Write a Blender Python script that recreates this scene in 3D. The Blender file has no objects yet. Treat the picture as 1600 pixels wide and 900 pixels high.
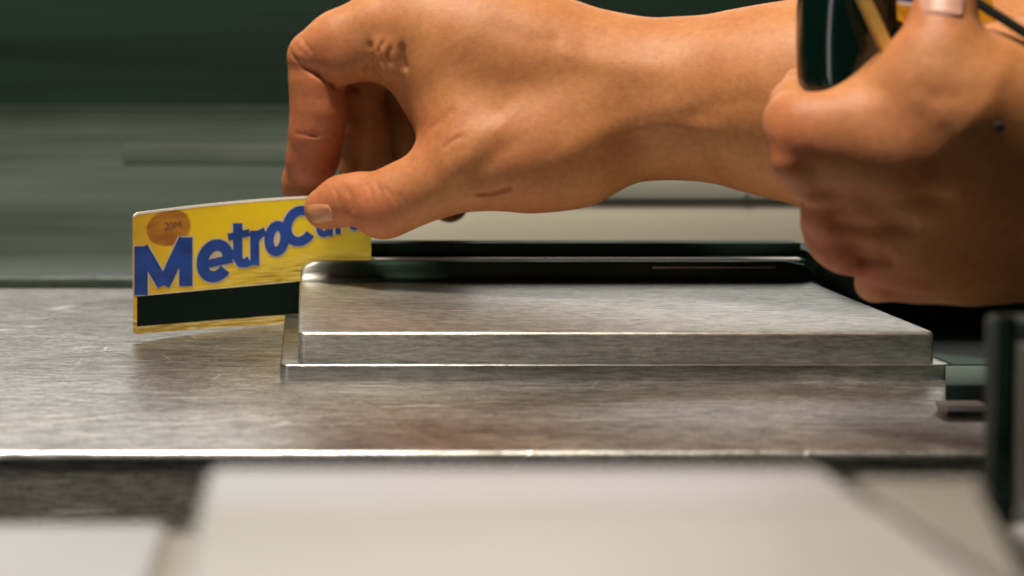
import bpy, bmesh, math, random
import numpy as np
from mathutils import Vector, Matrix

random.seed(7)
R = math.radians
scene = bpy.context.scene
C = scene.collection
MM = 0.001

# ------------------------------------------------------------------ camera
EYE = 88.0          # eye height above the counter, mm
FP = 2000.0         # focal length in photo pixels
cam_d = bpy.data.cameras.new("camera")
cam = bpy.data.objects.new("camera", cam_d)
C.objects.link(cam)
cam.location = (0, 0, EYE * MM)
cam.rotation_euler = (R(90), 0, 0)
cam_d.sensor_width = 36.0
cam_d.lens = FP / 1600 * 36.0
cam_d.shift_x = 320 / 1600
cam_d.shift_y = -287 / 1600
cam_d.clip_start = 0.005
cam_d.clip_end = 50
cam_d.dof.use_dof = True
cam_d.dof.focus_distance = 0.446
cam_d.dof.aperture_fstop = 8.0
cam_d.dof.aperture_blades = 7
scene.camera = cam

# ------------------------------------------------------------------ world and lamps
world = bpy.data.worlds.new("World")
scene.world = world
world.use_nodes = True
bg = world.node_tree.nodes["Background"]
bg.inputs[0].default_value = (0.42, 0.62, 0.50, 1)
bg.inputs[1].default_value = 0.022

def area(name, loc, target, sx, sy, power, col):
    d = bpy.data.lights.new(name, 'AREA')
    d.shape = 'RECTANGLE'; d.size = sx; d.size_y = sy
    d.energy = power; d.color = col
    o = bpy.data.objects.new(name, d); C.objects.link(o)
    o.location = loc
    o.rotation_euler = (Vector(target) - Vector(loc)).to_track_quat('-Z', 'Y').to_euler()
    return o
area("ceiling_lamp", (-0.18, 0.19, 1.25), (0.05, 0.47, 0), 0.45, 0.13, 35.5, (1.0, 0.89, 0.74))
area("ceiling_lamp_rear", (0.1, 2.6, 1.15), (0.0, 0.45, 0), 4.2, 0.9, 17, (1.0, 0.97, 0.92))
area("case_streak_light", (-0.42, -0.42, 0.24), (0.16, 0.35, 0.12), 0.10, 0.55, 0.6, (1.0, 0.93, 0.90)).rotation_euler.rotate_axis("Z", R(-24))  # added strip light, shaped to put the pale streak on the dark case

vs = scene.view_settings
vs.view_transform = 'Standard'
vs.look = 'None'
vs.exposure = 0.0
vs.gamma = 1.0
scene.render.engine = 'CYCLES'

# ------------------------------------------------------------------ helpers
def s_at(Y): return FP / Y
def P(px, py, Y):
    """photo pixel at distance Y (mm) -> metres"""
    s = FP / Y
    return np.array([(px - 480) / s, Y, EYE - (py - 163) / s])

def tag(o, label=None, cat=None, group=None, kind=None):
    if label: o['label'] = label
    if cat: o['category'] = cat
    if group: o['group'] = group
    if kind: o['kind'] = kind
    return o

def empty(name, loc=(0, 0, 0)):
    o = bpy.data.objects.new(name, None); C.objects.link(o)
    o.location = [c * MM for c in loc]
    o.empty_display_size = 0.01
    return o

def link_mesh(name, me, mat, parent=None):
    o = bpy.data.objects.new(name, me); C.objects.link(o)
    if mat: me.materials.append(mat)
    if parent:
        o.parent = parent
        w = Vector((0, 0, 0)); p = parent
        while p: w += p.location; p = p.parent
        o.location = -w      # meshes are modelled in world coordinates
    return o

def from_bm(name, bm, mat, parent=None, smooth=True):
    bm.normal_update()
    me = bpy.data.meshes.new(name); bm.to_mesh(me); bm.free()
    if smooth:
        me.polygons.foreach_set('use_smooth', [True] * len(me.polygons))
        me.set_sharp_from_angle(angle=R(40))
    return link_mesh(name, me, mat, parent)

def add_box(bm, x0, x1, y0, y1, z0, z1, bev=0.0, seg=3):
    m = Matrix.Translation(((x0 + x1) / 2 * MM, (y0 + y1) / 2 * MM, (z0 + z1) / 2 * MM)) @ \
        Matrix.Diagonal(((x1 - x0) * MM, (y1 - y0) * MM, (z1 - z0) * MM, 1))
    b2 = bmesh.new()
    bmesh.ops.create_cube(b2, size=1, matrix=m)
    if bev > 0:
        bmesh.ops.bevel(b2, geom=b2.edges[:] + b2.verts[:], offset=bev * MM, segments=seg, affect='EDGES', profile=0.5)
    me = bpy.data.meshes.new('tmp'); b2.to_mesh(me); b2.free()
    bm.from_mesh(me); bpy.data.meshes.remove(me)

def box(name, mat, parent, *a, **k):
    bm = bmesh.new(); add_box(bm, *a, **k)
    return from_bm(name, bm, mat, parent)

def prism(name, mat, parent, poly, z0, z1, bev=0.0, seg=3, corner=0.0):
    """vertical prism over an XY polygon (mm)"""
    bm = bmesh.new()
    lo = [bm.verts.new((x * MM, y * MM, z0 * MM)) for x, y in poly]
    hi = [bm.verts.new((x * MM, y * MM, z1 * MM)) for x, y in poly]
    bm.faces.new(lo[::-1]); bm.faces.new(hi)
    n = len(poly)
    for i in range(n):
        bm.faces.new((lo[i], lo[(i + 1) % n], hi[(i + 1) % n], hi[i]))
    bmesh.ops.recalc_face_normals(bm, faces=bm.faces[:])
    if corner:
        ve = [e for e in bm.edges if abs(e.verts[0].co.z - e.verts[1].co.z) > 1e-6]
        bmesh.ops.bevel(bm, geom=ve, offset=corner * MM, segments=6, affect='EDGES', profile=0.5)
    if bev:
        te = [e for e in bm.edges if min(e.verts[0].co.z, e.verts[1].co.z) > z1 * MM - 1e-6]
        bmesh.ops.bevel(bm, geom=te, offset=bev * MM, segments=seg, affect='EDGES', profile=0.5)
    return from_bm(name, bm, mat, parent)

# ------------------------------------------------------------------ materials
def new_mat(name):
    m = bpy.data.materials.new(name); m.use_nodes = True
    nt = m.node_tree
    return m, nt, nt.nodes["Principled BSDF"]

def N(nt, t, **kw):
    n = nt.nodes.new(t)
    for k, v in kw.items():
        if k.startswith('i_'):
            n.inputs[k[2:].replace('_', ' ')].default_value = v
        else: setattr(n, k, v)
    return n

def ramp(nt, src, stops):
    r = nt.nodes.new('ShaderNodeValToRGB')
    e = r.color_ramp.elements
    while len(e) < len(stops): e.new(0.5)
    for el, (p, c) in zip(e, stops):
        el.position = p
        el.color = c if len(c) == 4 else (*c, 1)
    nt.links.new(src, r.inputs[0])
    return r

def mapped(nt, scale, rot=(0, 0, 0), kind='Object'):
    tc = nt.nodes.new('ShaderNodeTexCoord')
    mp = nt.nodes.new('ShaderNodeMapping')
    mp.inputs['Scale'].default_value = scale
    mp.inputs['Rotation'].default_value = rot
    nt.links.new(tc.outputs[kind], mp.inputs[0])
    return mp.outputs[0]

def mixc(nt, fac, a, b, mode='MIX'):
    m = nt.nodes.new('ShaderNodeMix'); m.data_type = 'RGBA'; m.blend_type = mode
    for sock, v in ((m.inputs[0], fac), (m.inputs[6], a), (m.inputs[7], b)):
        if hasattr(v, 'is_linked') or isinstance(v, bpy.types.NodeSocket): nt.links.new(v, sock)
        else: sock.default_value = v if not isinstance(v, tuple) or len(v) == 4 else (*v, 1)
    return m.outputs[2]

def metal(name, col, rough=0.34, var=0.12, scr=0.5, grain=1.0, metallic=1.0, dirt=0.3, bump=0.16, crack=0.35):
    m, nt, b = new_mat(name)
    b.inputs['Metallic'].default_value = metallic
    # long brushed grain
    v = mapped(nt, (120 * grain, 300 * grain, 1100 * grain), (0, 0, R(4)))
    n1 = N(nt, 'ShaderNodeTexNoise', i_Scale=1.0, i_Detail=6.0, i_Roughness=0.65); nt.links.new(v, n1.inputs['Vector'])
    # blotches of wear
    v2 = mapped(nt, (16, 40, 90), (0, 0, R(-8)))
    n2 = N(nt, 'ShaderNodeTexNoise', i_Scale=1.0, i_Detail=5.0, i_Roughness=0.6, i_Distortion=0.8); nt.links.new(v2, n2.inputs['Vector'])
    n3 = N(nt, 'ShaderNodeTexNoise', i_Scale=900.0, i_Detail=3.0)
    tc = nt.nodes.new('ShaderNodeTexCoord'); nt.links.new(tc.outputs['Object'], n3.inputs['Vector'])
    dark = tuple(c * (1 - dirt) for c in col)
    c1 = ramp(nt, n2.outputs[0], [(0.30, dark), (0.50, col), (0.72, tuple(min(1, c * 1.08) for c in col))])
    c2 = ramp(nt, n1.outputs[0], [(0.36, (0.58, 0.58, 0.57)), (0.58, (1, 1, 1))])
    cc = mixc(nt, 0.8, c1.outputs[0], c2.outputs[0], 'MULTIPLY')
    # criss-cross hairline wear: thin bands of two rotated stretched noises
    for rot_, sc_ in ((R(22), (26, 330, 330)), (R(-30), (30, 300, 300)), (R(3), (10, 420, 900))):
        vh = mapped(nt, sc_, (0, 0, rot_))
        nh = N(nt, 'ShaderNodeTexNoise', i_Scale=1.0, i_Detail=3.0, i_Roughness=0.55); nt.links.new(vh, nh.inputs['Vector'])
        rh = ramp(nt, nh.outputs[0], [(0.455, (1, 1, 1)), (0.485, (0.58, 0.57, 0.55)), (0.50, (1, 1, 1)), (0.56, (1, 1, 1)), (0.60, (1.0, 1.0, 1.0))])
        cc = mixc(nt, min(1, 0.3 + crack * 0.55), cc, rh.outputs[0], 'MULTIPLY')
    # crackled wear marks
    for sc_, rot_ in (((38, 90, 90), R(12)), ((60, 120, 120), R(-20))):
        vw = mapped(nt, sc_, (0, 0, rot_))
        nw = N(nt, 'ShaderNodeTexNoise', i_Scale=1.0, i_Detail=6.0, i_Roughness=0.7, i_Distortion=2.2); nt.links.new(vw, nw.inputs['Vector'])
        rw = ramp(nt, nw.outputs[0], [(0.46, (1, 1, 1)), (0.485, (0.5, 0.49, 0.47)), (0.50, (1, 1, 1)), (0.60, (1, 1, 1)), (0.70, (0.75, 0.74, 0.72))])
        cc = mixc(nt, crack, cc, rw.outputs[0], 'MULTIPLY')
    # scratches: thin cell borders of two stretched voronois, kept only in patches
    masks = []
    for k, (sc, rot, th) in enumerate((((9, 70, 70), R(9), 0.03), ((7, 95, 95), R(-12), 0.03), ((30, 60, 60), R(38), 0.016))):
        vv = mapped(nt, sc, (0, 0, rot))
        vo = N(nt, 'ShaderNodeTexVoronoi', feature='DISTANCE_TO_EDGE', i_Scale=1.0)
        nt.links.new(vv, vo.inputs['Vector'])
        rr = ramp(nt, vo.outputs['Distance'], [(0.0, (1, 1, 1)), (th, (0, 0, 0))])
        pn = N(nt, 'ShaderNodeTexNoise', i_Scale=26.0 + 9 * k, i_Detail=2.0)
        nt.links.new(tc.outputs['Object'], pn.inputs['Vector'])
        pr = ramp(nt, pn.outputs[0], [(0.56, (0, 0, 0)), (0.68, (1, 1, 1))])
        masks.append(mixc(nt, 1.0, rr.outputs[0], pr.outputs[0], 'MULTIPLY'))
    sm = mixc(nt, 1.0, mixc(nt, 1.0, masks[0], masks[1], 'ADD'), masks[2], 'ADD')
    sf = nt.nodes.new('ShaderNodeMath'); sf.operation = 'MULTIPLY'; sf.inputs[1].default_value = scr
    nt.links.new(sm, sf.inputs[0])
    cc2 = mixc(nt, sf.outputs[0], cc, tuple(min(1, c * 1.8) for c in col))
    nt.links.new(cc2, b.inputs['Base Color'])
    mr = nt.nodes.new('ShaderNodeMapRange')
    mr.inputs['From Min'].default_value = 0.3; mr.inputs['From Max'].default_value = 0.7
    mr.inputs['To Min'].default_value = rough - var; mr.inputs['To Max'].default_value = rough + var
    nt.links.new(n2.outputs[0], mr.inputs[0]); nt.links.new(mr.outputs[0], b.inputs['Roughness'])
    ad = nt.nodes.new('ShaderNodeMath'); ad.operation = 'MULTIPLY_ADD'
    nt.links.new(n1.outputs[0], ad.inputs[0]); ad.inputs[1].default_value = 1.0
    ms = nt.nodes.new('ShaderNodeMath'); ms.operation = 'MULTIPLY'; ms.inputs[1].default_value = -0.6
    nt.links.new(sf.outputs[0], ms.inputs[0]); nt.links.new(ms.outputs[0], ad.inputs[2])
    bp = nt.nodes.new('ShaderNodeBump'); bp.inputs['Strength'].default_value = bump; bp.inputs['Distance'].default_value = 0.0006
    nt.links.new(ad.outputs[0], bp.inputs['Height']); nt.links.new(bp.outputs[0], b.inputs['Normal'])
    return m

def plain(name, col, rough=0.5, metallic=0.0, noise=0.15, scale=40, coat=0.0, spec=0.5):
    m, nt, b = new_mat(name)
    v = mapped(nt, (scale * 0.4, scale, scale))
    n = N(nt, 'ShaderNodeTexNoise', i_Scale=1.0, i_Detail=5.0); nt.links.new(v, n.inputs['Vector'])
    r = ramp(nt, n.outputs[0], [(0.3, tuple(c * (1 - noise) for c in col)), (0.7, tuple(min(1, c * (1 + noise)) for c in col))])
    nt.links.new(r.outputs[0], b.inputs['Base Color'])
    b.inputs['Roughness'].default_value = rough
    b.inputs['Metallic'].default_value = metallic
    b.inputs['Coat Weight'].default_value = coat
    b.inputs['Coat Roughness'].default_value = 0.08
    b.inputs['Specular IOR Level'].default_value = spec
    return m

M_counter = metal('worn_steel', (0.72, 0.705, 0.68), rough=0.38, var=0.04, scr=0.9, dirt=0.2, crack=1.0)
M_housing = metal('cast_steel', (0.66, 0.65, 0.615), rough=0.41, var=0.03, scr=0.3, dirt=0.10, grain=1.5)
M_flange = metal('dull_steel', (0.55, 0.55, 0.53), rough=0.30, scr=0.2, dirt=0.12, var=0.04)
M_dark = metal('dark_green_steel', (0.030, 0.055, 0.040), rough=0.42, scr=0.1, dirt=0.3)
M_lip = metal('shaded_steel', (0.03, 0.055, 0.04), rough=0.48, scr=0.2, dirt=0.2)  # steel with the shadow on the slot lip put into its base colour
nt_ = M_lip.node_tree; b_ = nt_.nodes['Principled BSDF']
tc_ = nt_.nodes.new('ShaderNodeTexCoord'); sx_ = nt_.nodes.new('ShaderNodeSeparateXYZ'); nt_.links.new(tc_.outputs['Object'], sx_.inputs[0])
rx_ = ramp(nt_, sx_.outputs[0], [(0.0, (0.30, 0.29, 0.27)), (0.018, (0.035, 0.06, 0.045))])  # painted shadow fades to plain steel colour at the left end
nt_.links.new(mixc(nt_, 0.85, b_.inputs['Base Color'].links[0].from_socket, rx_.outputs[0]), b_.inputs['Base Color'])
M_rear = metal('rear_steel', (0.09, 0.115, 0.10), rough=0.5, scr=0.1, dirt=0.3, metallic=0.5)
M_beige = plain('pale_painted_metal', (0.52, 0.49, 0.42), 0.5, 0.2, 0.06, 14)
M_greyband = plain('grey_painted_metal', (0.30, 0.30, 0.27), 0.5, 0.2, 0.10, 18)
M_fore = plain('brushed_pale_steel', (0.54, 0.545, 0.56), 0.45, 0.85, 0.08, 22)
M_fore2 = plain('brushed_tan_steel', (0.28, 0.265, 0.24), 0.45, 0.7, 0.10, 22)
M_wall = plain('dark_green_wall', (0.006, 0.034, 0.019), 0.8, 0.0, 0.35, 5, spec=0.2)
M_black = plain('black_gap', (0.01, 0.016, 0.012), 0.6)

def banded(name, col, amt, zs, xs=0.8):
    m, nt, b = new_mat(name)
    v = mapped(nt, (xs, xs, zs))
    n = N(nt, 'ShaderNodeTexNoise', i_Scale=1.0, i_Detail=4.0, i_Roughness=0.6); nt.links.new(v, n.inputs['Vector'])
    r_ = ramp(nt, n.outputs[0], [(0.3, tuple(c * (1 - amt) for c in col)), (0.7, tuple(c * (1 + amt) for c in col))])
    nt.links.new(r_.outputs[0], b.inputs['Base Color']); b.inputs['Roughness'].default_value = 0.7
    b.inputs['Specular IOR Level'].default_value = 0.2
    return m
M_wall = banded('banded_green_wall', (0.011, 0.028, 0.019), 0.6, 16)
M_panel = banded('banded_grey_panel', (0.066, 0.088, 0.076), 0.45, 34, 2.0)
# ------------------------------------------------------------------ SETTING
tag(box('wall', M_wall, None, -3000, 3000, 1600, 1640, -900, 240), kind='structure')
tag(box('floor', plain('dark_floor', (0.05, 0.055, 0.05), 0.8), None, -3000, 3000, -300, 1600, -930, -900), kind='structure')

# ------------------------------------------------------------------ turnstile counter
ct = empty('turnstile_counter', (0, 325, -80))
tag(ct, 'scratched bare steel counter of a turnstile, under the card reader', 'counter')
top_plate = box('top_plate', M_counter, ct, -420, 420, 324.6, 613, -4, 0, bev=2.0, seg=5)
front_panel = box('front_panel', metal('dark_scratched_steel', (0.50, 0.48, 0.44), rough=0.5, scr=0.9, dirt=0.35, crack=0.8, metallic=0.35), ct, -420, 420, 325.2, 600, -80, -3.6)

def scratches(name, parent, lines, plane):
    bm = bmesh.new()
    for pts, w in lines:
        prev = None
        for k, (x, y) in enumerate(pts):
            if plane == 'top':
                s = (y - 163) / (EYE - 0.04); p = Vector(((x - 480) / s, FP / s, 0.04)); dv = Vector((0, w, 0))
            else:
                s = FP / 325.15; p = Vector(((x - 480) / s, 325.15, EYE - (y - 163) / s)); dv = Vector((0, 0, w * 0.4))
            ww = math.sin(math.pi * (0.08 + 0.84 * k / (len(pts) - 1)))
            cur = (bm.verts.new((p - dv * ww) * MM), bm.verts.new((p + dv * ww) * MM))
            if prev: bm.faces.new((prev[0], cur[0], cur[1], prev[1]))
            prev = cur
    # the scratches belong to the plate's own mesh, as a second material
    for f in bm.faces: f.material_index = 1
    bm.from_mesh(parent.data)
    bm.to_mesh(parent.data); bm.free()
    parent.data.materials.append(plain('bare_scratch', (0.75, 0.72, 0.66), 0.45, 0.3))
    parent.data.update()
scratches('scratches', top_plate, [
    ([(-20, 667), (60, 662), (130, 656), (170, 650), (212, 645)], 0.45),
    ([(55, 650), (80, 649), (106, 646)], 0.4), ([(-10, 653), (20, 651), (42, 650)], 0.3),
    ([(150, 678), (190, 681), (240, 683)], 0.25), ([(100, 676), (130, 679), (160, 680)], 0.25),
    ([(1180, 630), (1260, 640), (1340, 648)], 0.22), ([(1300, 655), (1400, 664), (1480, 676)], 0.25),
    ([(20, 500), (70, 497), (110, 493)], 0.3), ([(560, 640), (640, 634), (700, 633)], 0.2),
    ([(860, 660), (930, 655), (980, 657)], 0.2)], 'top')
scratches('scratches', front_panel, [
    ([(34, 718), (48, 721), (62, 723), (80, 725)], 0.35), ([(50, 738), (70, 741), (92, 745)], 0.25),
    ([(48, 755), (74, 761), (104, 765)], 0.25), ([(52, 775), (90, 784), (140, 794), (180, 799)], 0.3),
    ([(210, 731), (260, 735), (300, 738)], 0.2), ([(120, 742), (150, 744), (172, 746)], 0.2)], 'front')

# ------------------------------------------------------------------ rear turnstile (behind, out of focus)
rl = empty('rear_ledge', (-100, 690, -80))
tag(rl, 'blurred low steel ledge crossing just behind the scratched counter', 'ledge')
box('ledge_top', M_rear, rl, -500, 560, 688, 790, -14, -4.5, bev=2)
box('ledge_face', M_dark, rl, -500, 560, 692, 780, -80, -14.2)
rp = empty('rear_turnstile', (0, 900, -200))
tag(rp, 'dim grey-green turnstile side blurred in the far left background', 'turnstile')
box('side_panel', M_panel, rp, -900, 900, 905, 975, -200, 66, bev=0.3)
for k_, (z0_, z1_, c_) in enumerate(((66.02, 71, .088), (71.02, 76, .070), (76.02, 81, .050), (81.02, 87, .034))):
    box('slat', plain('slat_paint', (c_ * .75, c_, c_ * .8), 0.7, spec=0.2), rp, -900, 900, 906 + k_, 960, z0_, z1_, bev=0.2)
box('top_rail', plain('rail_paint', (0.082, 0.101, 0.087), 0.7, spec=0.2), rp, -130, 0, 904.3, 910, 46, 60, bev=0.6)
box('upper_band', plain('grey_band', (0.06, 0.075, 0.06), 0.6), rp, 60, 600, 960, 990, 134, 142, bev=2)

rh = empty('rear_reader_housing', (170, 770, -20))
tag(rh, 'pale beige metal housing blurred behind the wrist, with a grey upper band', 'housing')
box('housing_body', M_beige, rh, 22, 345, 772, 893, -4.4, 30, bev=1.5)
box('upper_band', M_greyband, rh, 22, 345, 769, 893, 30.6, 43.8, bev=1.2)
box('lid', plain('pale_lid', (0.75, 0.73, 0.66), 0.4), rh, 22, 345, 769.5, 893, 43.9, 45.0, bev=0.4)
bm = bmesh.new()
bmesh.ops.create_cone(bm, cap_ends=True, segments=20, radius1=2.2 * MM, radius2=1.8 * MM, depth=0.5 * MM,
                      matrix=Matrix.Translation((264 * MM, 768.8 * MM, 33 * MM)) @ Matrix.Rotation(R(90), 4, 'X'))
from_bm('bolt', bm, plain('dull_bolt', (0.12, 0.12, 0.10), 0.5, 0.3), rh)

# ------------------------------------------------------------------ card reader
cr = empty('card_reader', (100, 408, 0))
tag(cr, 'raised steel card reader with a long swipe slot, bolted on the scratched counter', 'card reader')
prism('base_flange', M_flange, cr, [(-8.8, 407.6), (205.5, 407.6), (205.5, 506), (-8.8, 506)], 0.05, 5.1, bev=0.7, corner=3)
housing = prism('housing', M_housing, cr, [(-3, 411), (202, 411), (199, 508), (-3, 508)], 5.15, 14.8, bev=1.3, seg=4, corner=2.6)
for v_ in housing.data.vertices:
    if v_.co.z > 12 * MM: v_.co.z += (v_.co.y - 411 * MM) / 97 * 3.4
# lip in front of the slot: rounded left end, curved foot
def lip():
    bm = bmesh.new()
    prof = [(499, 17.4), (502, 17.9), (504.5, 18.5), (506.4, 19.9), (507.4, 21.9), (508.0, 24.0), (508.8, 25.4), (510.2, 25.9), (511.6, 25.4), (512.2, 24), (512.2, 5.2), (499, 5.2)]
    xs = [-2.7, -2.2, -1.4, 0.2, 2.4, 5.5, 10, 40, 80, 120, 160, 190, 198, 200.5]
    def top(x):
        d = max(0, 5.5 + 2.7 - (x + 2.7)) / 8.2
        d2 = max(0, (x - 190) / 10.5)
        return 1 - 0.55 * (1 - math.sqrt(max(0, 1 - d * d))) - 0.5 * (1 - math.sqrt(max(0, 1 - d2 * d2)))
    rows = []
    for x in xs:
        f = top(x)
        rows.append([bm.verts.new((x * MM, y * MM, (17.4 + (z - 17.4) * f if z > 17.4 else z) * MM)) for y, z in prof])
    for a, b in zip(rows, rows[1:]):
        for i in range(len(prof)):
            j = (i + 1) % len(prof)
            bm.faces.new((a[i], b[i], b[j], a[j]))
    bm.faces.new(rows[0]); bm.faces.new(rows[-1][::-1])
    bmesh.ops.recalc_face_normals(bm, faces=bm.faces[:])
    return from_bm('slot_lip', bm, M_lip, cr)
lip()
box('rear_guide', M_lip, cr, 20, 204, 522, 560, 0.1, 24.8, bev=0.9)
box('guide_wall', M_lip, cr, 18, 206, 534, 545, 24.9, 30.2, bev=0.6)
box('guide_line', plain('edge_highlight', (0.80, 0.80, 0.77), 0.4, 0.3), cr, 24, 201, 521.2, 525, 24.0, 25.3, bev=0.3)  # highlight along the rail edge, painted as a pale strip
box('guide_line', M_housing, cr, 137, 186, 507.6, 508.4, 22.9, 23.5, bev=0.1)

# dark cabinet and plates right of the reader
tag(prism('dark_cabinet', M_dark, None, [(206, 478), (420, 478), (420, 556), (206, 556)], 0.1, 28, bev=1.5),
    'dark green steel cabinet block behind the right end of the card reader', 'cabinet')
sp_ = empty('side_plate', (230, 379, 0))
tag(sp_, 'low dark teal steel plate at the right end of the card reader base', 'plate')
prism('front_step', plain('teal_paint', (0.045, 0.07, 0.058), 0.5, spec=0.3), sp_, [(189, 379), (300, 379), (300, 407.2), (203, 407.2)], 0.1, 4.9, bev=0.4)
prism('rear_step', plain('dark_teal_paint', (0.014, 0.028, 0.022), 0.55, spec=0.25), sp_, [(205.8, 407.8), (300, 407.8), (300, 477), (205.8, 477)], 0.1, 5.3, bev=0.4)
tb = empty('metal_tab', (187, 362, 0))
tag(tb, 'small flat steel tab with a bright top, lying before the dark side plate', 'tab')
box('tab_body', M_flange, tb, 181, 193, 361.8, 368, 0.1, 1.2, bev=0.1)
box('tab_top', plain('tab_bright', (0.92, 0.91, 0.88), 0.4), tb, 180.8, 193.2, 361.4, 368.6, 1.25, 2.8, bev=0.3)

# ------------------------------------------------------------------ foreground
fh = empty('foreground_housing', (27, 150, 0))
tag(fh, 'large pale steel housing blurred along the bottom edge, nearest to the camera', 'housing')
box('housing_top', M_fore, fh, -13, 67.5, 60, 168, 5, 40.7, bev=1.8, seg=5)
box('raised_band', plain('brushed_tan_panel', (0.52, 0.515, 0.50), 0.48, 0.85, 0.1, 22), fh, -12, 66.6, 60, 149, 40.2, 41.1, bev=0.4)
box('seam', M_fore2, fh, -12, 66.6, 149.4, 150.4, 40.2, 40.9, bev=0.1)
tag(box('foreground_plate', M_fore, None, -260, -19.5, 60, 181, 10, 29, bev=1.5, seg=4), 'pale flat steel plate blurred in the bottom left corner', 'plate')
tag(prism('foreground_plate', M_fore2, None, [(71, 167), (88, 167), (71, 120), (50, 60), (30, 60)][:3] + [(71, 110)], 5, 39.5, bev=1.5),
    'tan steel plate blurred at lower right between the pale housing and the dark post', 'plate')
box('base', plain('tan_grey_metal', (0.26, 0.24, 0.21), 0.5, 0.3), fh, -30, 92, 60, 184, 2, 26.6, bev=1)
ps = empty('dark_post', (132, 235, 0))
tag(ps, 'dark green upright post blurred at the right edge below the holding hand', 'post')
box('post_body', M_black, ps, 136, 185, 252, 258, 8, 46, bev=1.5)
def rod(name, mat, parent, a, b, r):
    a = Vector(a) * MM; b = Vector(b) * MM; d = b - a
    bm = bmesh.new()
    bmesh.ops.create_cone(bm, cap_ends=True, segments=28, radius1=r * MM, radius2=r * MM, depth=d.length,
                          matrix=Matrix.Translation((a + b) / 2) @ d.to_track_quat('Z', 'Y').to_matrix().to_4x4())
    return from_bm(name, bm, mat, parent)
rod('post_rod', M_dark, ps, (134.5, 248, 8), (135.5, 248, 47), 1.7)
rod('post_rod', plain('grey_rod', (0.16, 0.17, 0.15), 0.4, 0.5), ps, (137.0, 245, 8), (137.6, 245, 42), 1.6)
rod('post_rod', M_dark, ps, (140.0, 242, 8), (140.6, 242, 46), 1.5)
tag(box('post_foot', M_fore, None, 130, 175, 215, 240, -60, 10.5, bev=3), 'pale rounded foot block blurred under the dark post at the right edge', 'block')

# ------------------------------------------------------------------ SDF modelling of the hands
class Field:
    def __init__(self, lo, hi, h):
        self.h = h; self.lo = np.array(lo, float)
        self.n = np.ceil((np.array(hi) - self.lo) / h).astype(int) + 1
        self.F = np.full(self.n, 30.0, np.float32)
        self.ax = [self.lo[i] + h * np.arange(self.n[i]) for i in range(3)]
    def sub(self, bb0, bb1):
        i0 = np.maximum(0, np.floor((bb0 - self.lo) / self.h).astype(int))
        i1 = np.minimum(self.n, np.ceil((bb1 - self.lo) / self.h).astype(int) + 1)
        if np.any(i1 <= i0): return None
        return tuple(slice(a, b) for a, b in zip(i0, i1))
    def cone(self, a, b, ra, rb, k, fy=1.0, out=None):
        F = self.F if out is None else out
        m = max(ra, rb) * max(1, fy) + k + 4
        sl = self.sub(np.minimum(a, b) - m, np.maximum(a, b) + m)
        if sl is None: return
        X = self.ax[0][sl[0]][:, None, None]; Y = self.ax[1][sl[1]][None, :, None]; Z = self.ax[2][sl[2]][None, None, :]
        ba = b - a; ba2 = ba.copy(); ba2[1] /= fy
        px, py, pz = X - a[0], (Y - a[1]) / fy, Z - a[2]
        L = max(1e-9, float(ba2 @ ba2))
        t = np.clip((px * ba2[0] + py * ba2[1] + pz * ba2[2]) / L, 0, 1)
        d = np.sqrt((px - t * ba2[0]) ** 2 + (py - t * ba2[1]) ** 2 + (pz - t * ba2[2]) ** 2) - (ra + (rb - ra) * t)
        A = F[sl]
        if k > 0:
            hh = np.maximum(k - np.abs(A - d), 0) / k
            F[sl] = np.minimum(A, d) - hh * hh * k * 0.25
        else: F[sl] = np.minimum(A, d)

def smin(A, B, k):
    hh = np.maximum(k - np.abs(A - B), 0) / k
    return np.minimum(A, B) - hh * hh * k * 0.25

def surface_nets(F, lo, h):
    nx, ny, nz = F.shape
    S = F < 0
    cnt = np.zeros((nx - 1, ny - 1, nz - 1), np.int8)
    for i in (0, 1):
        for j in (0, 1):
            for k in (0, 1):
                cnt += S[i:nx - 1 + i, j:ny - 1 + j, k:nz - 1 + k]
    cells = np.argwhere((cnt > 0) & (cnt < 8))
    idx = np.full(cnt.shape, -1, np.int64)
    idx[tuple(cells.T)] = np.arange(len(cells))
    acc = np.zeros((len(cells), 3)); num = np.zeros(len(cells))
    cs = [(i, j, k) for i in (0, 1) for j in (0, 1) for k in (0, 1)]
    for a in cs:
        for b in cs:
            if sum(abs(p - q) for p, q in zip(a, b)) != 1 or a > b: continue
            fa = F[tuple((cells + a).T)].astype(float); fb = F[tuple((cells + b).T)].astype(float)
            m = (fa < 0) != (fb < 0)
            t = np.where(m, fa / np.where(m, fa - fb, 1), 0)
            p = np.array(a) + t[:, None] * (np.array(b) - np.array(a))
            acc += p * m[:, None]; num += m
    V = lo + h * (cells + acc / num[:, None])
    quads = []
    for ax in range(3):
        u, v = [(1, 2), (2, 0), (0, 1)][ax]
        sl0 = [slice(1, n - 1) for n in F.shape]; sl1 = list(sl0)
        sl0[ax] = slice(0, F.shape[ax] - 1); sl1[ax] = slice(1, F.shape[ax])
        A = S[tuple(sl0)]; B = S[tuple(sl1)]
        e = np.argwhere(A != B)
        base = e.copy()
        for q in range(3):
            if q != ax: base[:, q] += 1
        inside = S[tuple(base.T)]
        du = np.zeros(3, int); du[u] = 1; dv = np.zeros(3, int); dv[v] = 1
        c = [idx[tuple((base - o).T)] for o in (du + dv, dv, np.zeros(3, int), du)]
        q = np.stack(c, 1)
        q = np.where(inside[:, None], q, q[:, ::-1])
        quads.append(q)
    return V, np.concatenate(quads)

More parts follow.
